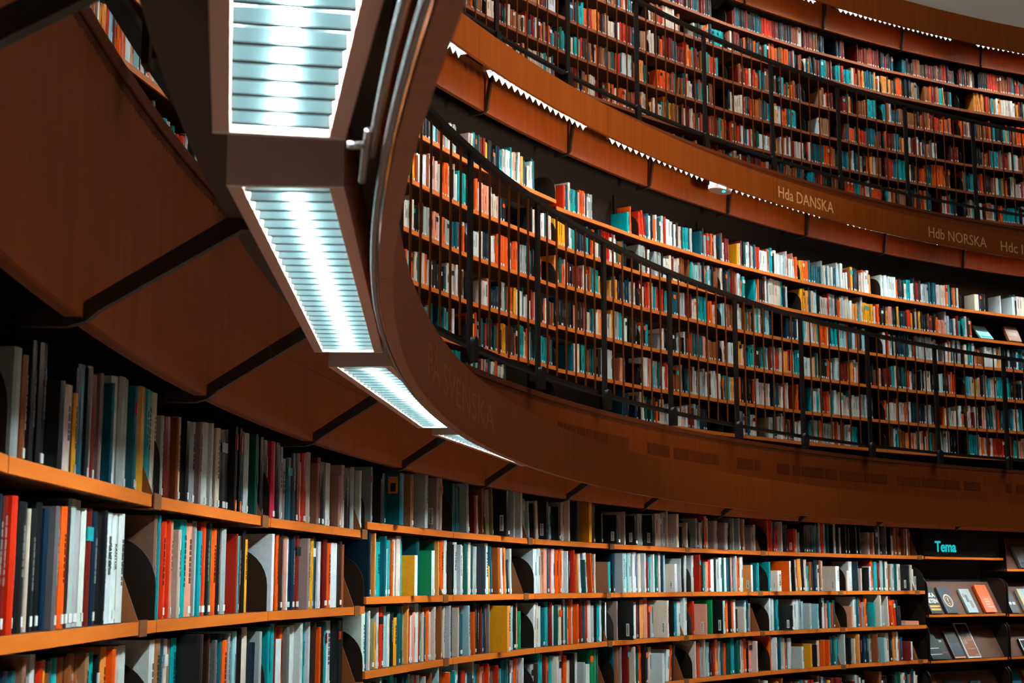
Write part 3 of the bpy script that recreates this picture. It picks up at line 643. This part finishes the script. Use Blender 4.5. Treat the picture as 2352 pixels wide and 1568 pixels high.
BOOKS = []      # ground-floor books in view: (bay, row, az0, az1, h, code, pull, tilt, z)
for (u, row), s in TABLE.items():
    for tok in s.split():
        q = tok.split(',')
        a0, a1, h, code = float(q[0]), float(q[1]), int(q[2]) / 1000, q[3]
        pull, tilt = (int(q[4]) / 1000, float(q[5])) if len(q) > 4 else (0.0, 0.0)
        am = (a0 + a1) / 2
        bay = max(i for i, g in enumerate(GBAYS) if g[0] <= am + 0.02)
        BOOKS.append(dict(bay=bay, row=row, a0=a0, a1=a1, h=min(h, 0.27), code=code, pull=pull, tilt=tilt, z=(GH if u == 'h' else GG)[row]))
count = {}
for k in BOOKS:
    key = (k['bay'], k['row'])
    count[key] = count.get(key, 0) + 1
    k['n'] = count[key]
    p = Vector(P(13.87, k['a0'], k['z'] + 0.1))
    dist = (p - CAM).length
    w = math.radians(k['a1'] - k['a0']) * 13.87
    k['size'] = (w * 0.5 + k['pull']) * k['h'] / dist ** 2
    vis = 1.0
    if k['row'] == 2 and k['bay'] <= 3: vis = 0.5
    if k['row'] == 3 and k['bay'] <= 5: vis = 0.35
    k['size'] *= vis
order = sorted(range(len(BOOKS)), key=lambda i: -BOOKS[i]['size'])
SINGLE = set(order[:285])

def book_matrix(k, Rfront):
    M = frame(Rfront, k['a0'], k['z'])
    if k['tilt']: M = M @ Matrix.Rotation(math.radians(k['tilt']), 4, 'Y')
    return M

M_CYAN2 = mat_plain('print_turquoise', (0, 168, 186), 0.6)
M_INK = mat_plain('print_black', (24, 24, 26), 0.6)
def spine_text(o, text, w, r, ztop, length, mat):
    """upright lettering that reads down the spine"""
    cu = bpy.data.curves.new('txt', 'FONT'); cu.body = text; cu.resolution_u = 2; cu.offset = 0.02
    ob = bpy.data.objects.new('txt', cu); COL.objects.link(ob)
    bpy.context.view_layer.update()
    me0 = bpy.data.meshes.new_from_object(ob.evaluated_get(bpy.context.evaluated_depsgraph_get()))
    vv = [v.co.copy() for v in me0.vertices]; fs = [tuple(p.vertices) for p in me0.polygons]
    bpy.data.objects.remove(ob); bpy.data.meshes.remove(me0)
    x0 = min(v.x for v in vv); s = length / (max(v.x for v in vv) - x0)
    hh = w * 0.42
    mb = MB()
    mb.v = [(w * 0.5 - hh / 2 + v.y / 0.72 * hh, -r - 0.0012, ztop - (v.x - x0) * s) for v in vv]
    for f in fs: mb.face(f)
    split_build(mb, 'letter', mat, o)

GROUND_W = ['top', 'second', 'third', 'fourth']
stuff = MB()
for idx, k in enumerate(BOOKS):
    w = max(0.008, math.radians(k['a1'] - k['a0']) * 13.87 - 0.0012)
    jig = rnd.uniform(-0.004, 0.008)
    Rf = 13.872 - k['pull'] + jig
    d = min(0.23, (0.14 + 0.05 * rnd.random()) + k['pull'] * 0.6)
    d = min(d, 14.1 - Rf)
    c = k['code']
    col = color_jit(LP[c[0]]); scol = color_jit(LP[c[1]]) if len(c) > 1 else col
    M = book_matrix(k, Rf)
    h = k['h']
    if idx not in SINGLE:
        book_block(stuff, w, d, h, col, M, scol, rnd.random() < 0.6)
        continue
    o = empty('book', M)
    look = ('tall ' if h > 0.25 else 'short ' if h < 0.185 else '') + ('thick ' if w > 0.036 else 'thin ' if w < 0.017 else '')
    tag(o, '%s%s book, %s along %s shelf, %s ground bay from camera' % (look, WORD[c[0]], nth(k['n']), GROUND_W[k['row']], nth(max(1, k['bay']))), 'book', 'books on the ground-floor shelves')
    t = 0.0022
    r = min(0.004, w * 0.12)
    # cover: two boards and a rounded spine, open at top, bottom and fore-edge
    outer = spine_poly(w, d, r)
    inner = [(w - t, d), (w - t, 0.004), (w * 0.5, 0.002), (t, 0.004), (t, d)]
    mb = MB()
    b0 = 0
    poly = outer + inner
    n = len(poly)
    for z in (0.0, h): mb.v += [(p[0], p[1], z) for p in poly]
    for i in range(n):
        j = (i + 1) % n
        mb.face((j, i, n + i, n + j), scol if 1 <= i <= 4 else col)
    def cap(q, rev, cc): mb.face(q[::-1] if rev else q, cc)
    no = len(outer)
    strips = [(0, 1, n - 2, n - 1), (1, 2, 3, n - 3, n - 2), (3, 4, 5, n - 4, n - 3), (5, 6, no, no + 1)]
    for q in strips:
        cap([i for i in q], False, col); cap([n + i for i in q], True, col)
    mb.build('cover', M_BOOK, o)
    MB().box(t, w - t, 0.0045, d - 0.004, 0.003, h - 0.004).build('pages', M_PAGES, o)
    lum = sum(scol) / 3
    if w > 0.012:
        y = -r - 0.0004
        if rnd.random() < 0.55: MB().box(w * 0.26, w * 0.74, y - 0.0006, y + 0.003, 0.010, 0.029).build('spine_tag', M_TAG, o)
        c2 = tuple(v * 0.15 for v in scol) if lum > 0.2 else tuple(min(1, v * 0.7 + 0.2) for v in scol)
        q = rnd.random()
        if c == 'Z':
            MB().box(0.001, w - 0.001, y - 0.0004, y + 0.003, h * 0.72, h * 0.9, LP['r']).build('title_band', M_BOOK, o)
            MB().box(0.001, w - 0.001, y - 0.0004, y + 0.003, 0.001, h * 0.14, LP['o']).build('title_band', M_BOOK, o)
        elif q < 0.45:
            tb = MB()
            z = h * (0.86 - 0.1 * rnd.random()); cw = w * rnd.uniform(0.10, 0.16)
            while z > h * rnd.uniform(0.30, 0.5):
                l = rnd.uniform(0.006, 0.018)
                tb.box(w * 0.5 - cw, w * 0.5 + cw, y - 0.0004, y + 0.003, z - l, z, c2)
                z -= l + rnd.uniform(0.002, 0.005)
            tb.build('title_band', M_BOOK, o)
        elif q < 0.52:
            MB().box(0.001, w - 0.001, y - 0.0003, y + 0.003, h * 0.72, h * 0.84, rnd.choice((LP['w'], LP['k'], LP['t'], LP['r']))).build('title_band', M_BOOK, o)
    if k['pull'] > 0.05 and c[0] in 'kcpvrO':
        # library sticker on the side facing the aisle
        yy = 0.02
        MB().box(-0.0008, 0.0004, yy, yy + 0.022, h * 0.10, h * 0.42).build('sticker', M_TAG, o)
        sb = MB(); z = h * 0.13
        while z < h * 0.38:
            l = rnd.choice((0.0015, 0.003)); sb.box(-0.0014, 0.0, yy + 0.006, yy + 0.017, z, z + l, LP['k']); z += l + rnd.choice((0.0015, 0.003))
        sb.build('sticker_print', M_BOOK, o)

    if c[0] == 'D' and k['row'] == 0 and k['pull'] > 0.05:
        y0 = 0.012
        MB().box(-0.0008, 0.0004, y0, y0 + 0.045, h * 0.60, h * 0.93, LP['O']).build('cover_label', M_BOOK, o)
        MB().box(-0.0012, 0.0004, y0 + 0.010, y0 + 0.034, h * 0.64, h * 0.80, LP['K']).build('cover_picture', M_BOOK, o)
    if c == 'w' and k['row'] == 1 and k['bay'] == 1 and k['a0'] > 15.0:
        spine_text(o, 'KANTOR', w, r, h * 0.72, h * 0.24, M_INK)

# rows that the table does not reach: more books on the ground floor and all the gallery books
PW = {1: 'wwwcccsskkknttTToOrRbByepva', 2: 'wwwwwcccccsskkkkkntttTToooOrrRRbbByepa', 3: 'wwccccckkkkttttTTTDDooooOOrrrrRRRRRRbbbbbBByqqie'}
def fill(Rs, a0, a1, z, hmax, pal, gap=0.12, hbase=0.2, skip=()):
    a = a0 + 0.06 + (0.9 * rnd.random() if rnd.random() < 0.25 else 0.0)
    end = a1 - 0.05 - (1.0 * rnd.random() if rnd.random() < gap * 3 else 0.08)
    run = 0
    hb = hbase + rnd.uniform(-0.012, 0.02)
    deg = math.degrees(1 / Rs)
    while a < end:
        if run <= 0:
            code = rnd.choice(pal); run = rnd.choice((1, 1, 1, 2, 2, 3, 5)) if rnd.random() < 0.5 else 1
            w0 = rnd.uniform(0.016, 0.042); h0 = min(hmax, max(0.15, rnd.gauss(hb, 0.022)))
        run -= 1
        w = w0 * rnd.uniform(0.9, 1.1)
        h = h0 * rnd.uniform(0.985, 1.015)
        if rnd.random() < 0.012: a += deg * rnd.uniform(0.05, 0.25)
        if a + deg * w > a1 - 0.03: break
        if not any(s0 <= a <= s1 for s0, s1 in skip):
            tilt = rnd.choice((-7, -5, 6)) if rnd.random() < 0.02 else 0
            M = frame(Rs + 0.022 + rnd.uniform(-0.008, 0.01), a, z)
            if tilt: M = M @ Matrix.Rotation(math.radians(tilt), 4, 'Y')
            c = color_jit(LP[code])
            book_block(stuff, w - 0.001, rnd.uniform(0.13, 0.19), h, c, M, None, rnd.random() < 0.75)
        a += deg * w
for i, (a0, a1, u) in enumerate(GBAYS):
    rows = GH if u == 'h' else GG
    for j, z in enumerate(rows):
        if i == 0 or (u == 'h' and j >= 3) or j >= 4: fill(13.847, a0, a1, z, 0.26, PW[1])
for i, (a0, a1) in enumerate(ABAYS):
    rows = A_L if a0 < 48 else A_R
    for j, z in enumerate(rows):
        sk = ()
        if j == 0: sk = ((47.2, 48.8), (50.6, 52.6), (82, 90))
        if j == 5: sk = ((45.6, 52.3), (66.4, 68.4))
        if j == 3: sk = ((65.0, 65.5),)
        if j == 1: sk = ((45.3, 47.0), (73.6, 77.5))
        fill(15.0, a0, a1, z, (rows[j - 1] - z - 0.045) if j else 0.27, PW[2], 0.1, 0.215, sk)
for i, (a0, a1) in enumerate(BBAYS):
    for j, z in enumerate(B_Z):
        fill(16.35, a0, a1, z, (B_Z[j - 1] - z - 0.05) if j else 0.24, PW[3] if j else 'RRRRbbbBBTTDkkRcrn', 0.1, 0.215)
o = stuff.build('books', M_BOOK)
tag(o, 'rows of mixed books filling the farther shelves on all three levels', 'books', kind='stuff')

# ---------------------------------------------------------------- the display bay with the lit sign
def display(a0, a1, zs, label, sign_z=None):
    Rs = 13.847
    mid = (a0 + a1) / 2; half = math.radians(a1 - a0) / 2
    hw = Rs * math.sin(half) - 0.003
    o = empty('display_case', frame(Rs * math.cos(half), mid, 0))
    tag(o, label, 'bookcase')
    for z in zs:
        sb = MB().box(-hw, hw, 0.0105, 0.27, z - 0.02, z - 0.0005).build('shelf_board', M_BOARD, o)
        MB().box(-hw, hw, 0.0, 0.0105, z - 0.021, z).build('edge_strip', M_SHELF, sb)
        MB().prism([(0.03, z + 0.002), (0.045, z + 0.002), (0.20, z + 0.30), (0.185, z + 0.30)], -hw + 0.01, hw - 0.01, 'yz').build('slope', M_DISPLAY, o)
    MB().box(-hw, hw, 0.27, 0.28, 0.05, 2.1).build('back_panel', M_BACK, o)
    dm = MB().prism([(-0.01, -0.02), (0.26, -0.02), (0.26, 0.34), (0.08, 0.34), (0.03, 0.325), (0.0, 0.29), (-0.01, 0.25)], -0.004, 0.004, 'yz').mesh('side_plate', M_DIV)
    for z in zs:
        for x in (-hw + 0.005, hw - 0.005): link('side_plate', dm, o, Matrix.Translation((x, 0, z)))
    return o, hw
D1, hw1 = display(63.95, 69.1, [1.330, 0.918, 0.50], 'dark display bay with sloping shelves below the glowing blue-green sign')
MB().box(-hw1, hw1, 0.0, 0.05, 1.835, 1.857).build('sign_shelf', M_SHELF, D1)
D2, hw2 = display(69.2, 74.4, [1.752, 1.322, 0.92, 0.50], 'display bay with sloping shelves farthest along the ground floor')
so = empty('sign', frame(13.86, 66.5, 1.860))
tag(so, 'black sign board with glowing blue-green word Tema above display shelves', 'sign')
MB().box(-0.60, 0.60, 0.0, 0.02, 0.0, 0.235).build('board', M_SIGNB, so)
letters('Tema', 0.098, 13.856, 64.70, 0.335, 1.906, M_CYAN, so, bold=0.022)

def display_book(az, z, w, h, t, code, label, lean=27, marks=(), yoff=0.03, R=13.835):
    M = frame(R, az, z) @ Matrix.Translation((0, yoff - 0.005 - t, 0.004 + t * 0.45)) @ Matrix.Rotation(math.radians(-lean), 4, 'X')
    o = empty('display_book', M)
    tag(o, label, 'book')
    mb = MB()
    mb.box(-w / 2, w / 2, 0, 0.0025, 0, h, LP[code]); mb.box(-w / 2, w / 2, t - 0.0025, t, 0, h, LP[code]); mb.box(-w / 2, -w / 2 + 0.0025, 0.0025, t - 0.0025, 0, h, LP[code])
    mb.build('cover', M_BOOK, o)
    MB().box(-w / 2 + 0.0026, w / 2 - 0.004, 0.0026, t - 0.0026, 0.003, h - 0.004).build('pages', M_PAGES, o)
    for (x0, x1, z0, z1, c) in marks:
        MB().box(-w / 2 + x0 * w, -w / 2 + x1 * w, -0.0008, 0.0004, z0 * h, z1 * h, LP[c]).build('print', M_BOOK, o)
    return o
def flat_text(text, o, x, z, width, height, mat):
    cu = bpy.data.curves.new('txt', 'FONT'); cu.body = text; cu.resolution_u = 3; cu.offset = 0.03
    ob = bpy.data.objects.new('txt', cu); COL.objects.link(ob)
    bpy.context.view_layer.update()
    me0 = bpy.data.meshes.new_from_object(ob.evaluated_get(bpy.context.evaluated_depsgraph_get()))
    vv = [v.co.copy() for v in me0.vertices]; fs = [tuple(p.vertices) for p in me0.polygons]
    bpy.data.objects.remove(ob); bpy.data.meshes.remove(me0)
    x0 = min(v.x for v in vv); x1 = max(v.x for v in vv); s = width / (x1 - x0)
    mb = MB(); n = len(vv)
    mb.v = [(x + (v.x - x0) * s, -0.0012, z + v.y * height / 0.72) for v in vv]
    for f in fs: mb.face(f)
    split_build(mb, 'letter', mat, o)
M_WL = mat_plain('print_white', (228, 226, 220), 0.6)
M_YL = mat_plain('print_yellow', (240, 168, 40), 0.6)
M_PL = mat_plain('print_pale_pink', (232, 176, 146), 0.6)
b = display_book(64.62, 1.330, 0.185, 0.265, 0.02, 'k', 'black paperback with bold white and yellow lettering on display slope')
flat_text('SKA', b, -0.045, 0.165, 0.12, 0.042, M_WL); flat_text('IETEN', b, -0.065, 0.105, 0.145, 0.042, M_WL)
for z_ in (0.062, 0.030): MB().box(-0.075, 0.08, -0.001, 0.0004, z_, z_ + 0.018, LP['y']).build('print', M_BOOK, b)
b = display_book(65.62, 1.330, 0.175, 0.265, 0.022, 'N', 'slate book with round pinkish emblem on the display slope')
def ring_mark(o, cx, cz, r0, r1, sx=1.0, mat=M_PL):
    mb = MB(); n = 28
    for i in range(n):
        q = 2 * math.pi * i / n
        mb.v += [(cx + sx * r0 * math.cos(q), -0.0012, cz + r0 * math.sin(q)), (cx + sx * r1 * math.cos(q), -0.0012, cz + r1 * math.sin(q))]
    for i in range(n):
        j = (i + 1) % n
        mb.face((2 * i, 2 * i + 1, 2 * j + 1, 2 * j))
    mb.build('emblem', mat, o)
ring_mark(b, 0.008, 0.125, 0.052, 0.066); ring_mark(b, 0.008, 0.125, 0.036, 0.040)
mb = MB().prism([(0.008 - 0.010, 0.150), (0.008 + 0.010, 0.150), (0.008 + 0.004, 0.112), (0.008 - 0.004, 0.112)], -0.0014, 0.0, 'xz'); mb.prism([(0.008 + 0.007 * math.cos(i * 0.785), 0.100 + 0.007 * math.sin(i * 0.785)) for i in range(8)], -0.0014, 0.0, 'xz')
mb.build('emblem', M_PL, b)
display_book(66.98, 1.330, 0.155, 0.245, 0.022, 's', 'grey mottled book on the display slope beside the bright orange one', marks=((0.3, 0.55, 0.45, 0.75, 'g'), (0.55, 0.8, 0.2, 0.5, 'v'), (0.1, 0.3, 0.65, 0.8, 'v')))
b = display_book(68.12, 1.330, 0.175, 0.285, 0.026, 'o', 'bright orange book on the display slope under the sign')
for i in range(4): MB().box(-0.03, 0.03 + 0.012 * (i % 2) + (0.03 if i == 3 else 0), -0.0012, 0.0004, 0.13 - i * 0.027, 0.142 - i * 0.027, LP['p']).build('print', M_BOOK, b)
display_book(64.55, 0.918, 0.18, 0.25, 0.02, 'k', 'black brochure with two white lines on lower display slope', marks=((0.0, 0.95, 0.42, 0.45, 'w'), (0.0, 1.0, 0.18, 0.21, 'w')))
display_book(65.20, 0.918, 0.11, 0.20, 0.012, 'K', 'narrow dark leaflet behind the black brochure on lower slope', marks=((0.1, 0.9, 0.3, 0.36, 'b'), (0.3, 0.7, 0.85, 0.95, 's')))
display_book(65.95, 0.918, 0.175, 0.275, 0.024, 'K', 'dark book with pale pinkish edges on the lower display slope', marks=((0.0, 0.06, 0.0, 1.0, 'V'), (0.06, 1.0, 0.0, 0.05, 'p'), (0.06, 0.94, 0.10, 0.55, 'N')))
b = display_book(66.98, 0.918, 0.20, 0.355, 0.012, 'w', 'tall framed brown and cream poster stand on lower display slope', marks=((0.06, 0.94, 0.04, 0.62, 'b'), (0.06, 0.94, 0.62, 0.97, 'K'), (0.06, 0.62, 0.56, 0.86, 'q'), (0.14, 0.4, 0.40, 0.62, 'c'), (0.45, 0.9, 0.5, 0.52, 'c'), (0.25, 0.8, 0.25, 0.27, 'c'), (0.62, 0.9, 0.07, 0.10, 'c')))
display_book(70.55, 1.752, 0.19, 0.23, 0.03, 'g', 'dark grey book on the topmost shelf of the farthest display bay', marks=((0.1, 0.95, 0.03, 0.25, 'N'), (0.45, 0.75, 0.5, 0.8, 'v')))
display_book(69.75, 1.322, 0.12, 0.22, 0.02, 'k', 'black book with white figures at the edge of farthest display bay', marks=((0.1, 0.4, 0.40, 0.52, 'w'), (0.55, 0.85, 0.40, 0.52, 'w')))
display_book(70.75, 1.322, 0.19, 0.25, 0.03, 's', 'silver-grey book with mustard spine in the farthest display bay', marks=((0.0, 0.12, 0.0, 1.0, 'y'),))
display_book(70.6, 0.92, 0.2, 0.17, 0.02, 'k', 'black card with white border low in the farthest display bay', marks=((0.0, 1.0, 0.9, 0.97, 'w'), (0.0, 0.06, 0.0, 1.0, 'w')))
display_book(64.6, 0.50, 0.17, 0.24, 0.02, 'q', 'tan book on the bottom display slope below the black brochure')
display_book(66.0, 0.50, 0.26, 0.24, 0.02, 'N', 'wide slate book on the bottom display slope', marks=((0.2, 0.7, 0.75, 0.78, 'g'),))
display_book(67.4, 0.50, 0.16, 0.22, 0.02, 'T', 'dark teal book on the bottom display slope')
display_book(69.9, 0.50, 0.18, 0.32, 0.02, 'T', 'dark teal book with pale lettering low in the farthest display bay', marks=((0.2, 0.7, 0.35, 0.42, 'a'),))
display_book(71.0, 0.50, 0.18, 0.30, 0.02, 'q', 'tan book low in the farthest display bay')
display_book(74.55, 4.2745, 0.20, 0.20, 0.02, 'a', 'pale blue book leaning face-out in a gap on middle-gallery shelf', lean=38, R=15.0, marks=((0.1, 0.9, 0.08, 0.2, 't'),))
display_book(76.2, 4.2745, 0.20, 0.19, 0.03, 'b', 'brown book leaning face-out in a gap on middle-gallery shelf', lean=24, R=15.0, marks=((0.15, 0.85, 0.35, 0.6, 'V'),))
o = empty('book', frame(15.018, 65.23, 3.628))
tag(o, 'white book with turquoise word KLOSTERET down its spine on a middle-gallery shelf', 'book')
mb = MB(); w_, h_, d_ = 0.062, 0.232, 0.17
mb.box(0, w_, -0.003, 0.0, 0, h_, LP['w']); mb.box(0, 0.0025, 0.0, d_, 0, h_, LP['w']); mb.box(w_ - 0.0025, w_, 0.0, d_, 0, h_, LP['w'])
mb.build('cover', M_BOOK, o); MB().box(0.0026, w_ - 0.0026, 0.0005, d_ - 0.004, 0.003, h_ - 0.004).build('pages', M_PAGES, o)
spine_text(o, 'KLOSTERET', w_, 0.003, h_ * 0.95, h_ * 0.86, M_CYAN2)
# one book lying flat on the third shelf next to the display
o = empty('book', frame(13.88, 62.66, 1.2425))
tag(o, 'salmon book lying flat at the end of the third ground-floor shelf', 'book')
mb = MB(); mb.box(0, 0.22, 0, 0.16, 0, 0.003, LP['p']); mb.box(0, 0.22, 0, 0.16, 0.033, 0.036, LP['p']); mb.box(0, 0.22, -0.003, 0.0, 0, 0.036, LP['p'])
mb.build('cover', M_BOOK, o); MB().box(0.004, 0.216, 0.001, 0.155, 0.0031, 0.0329).build('pages', M_PAGES, o)
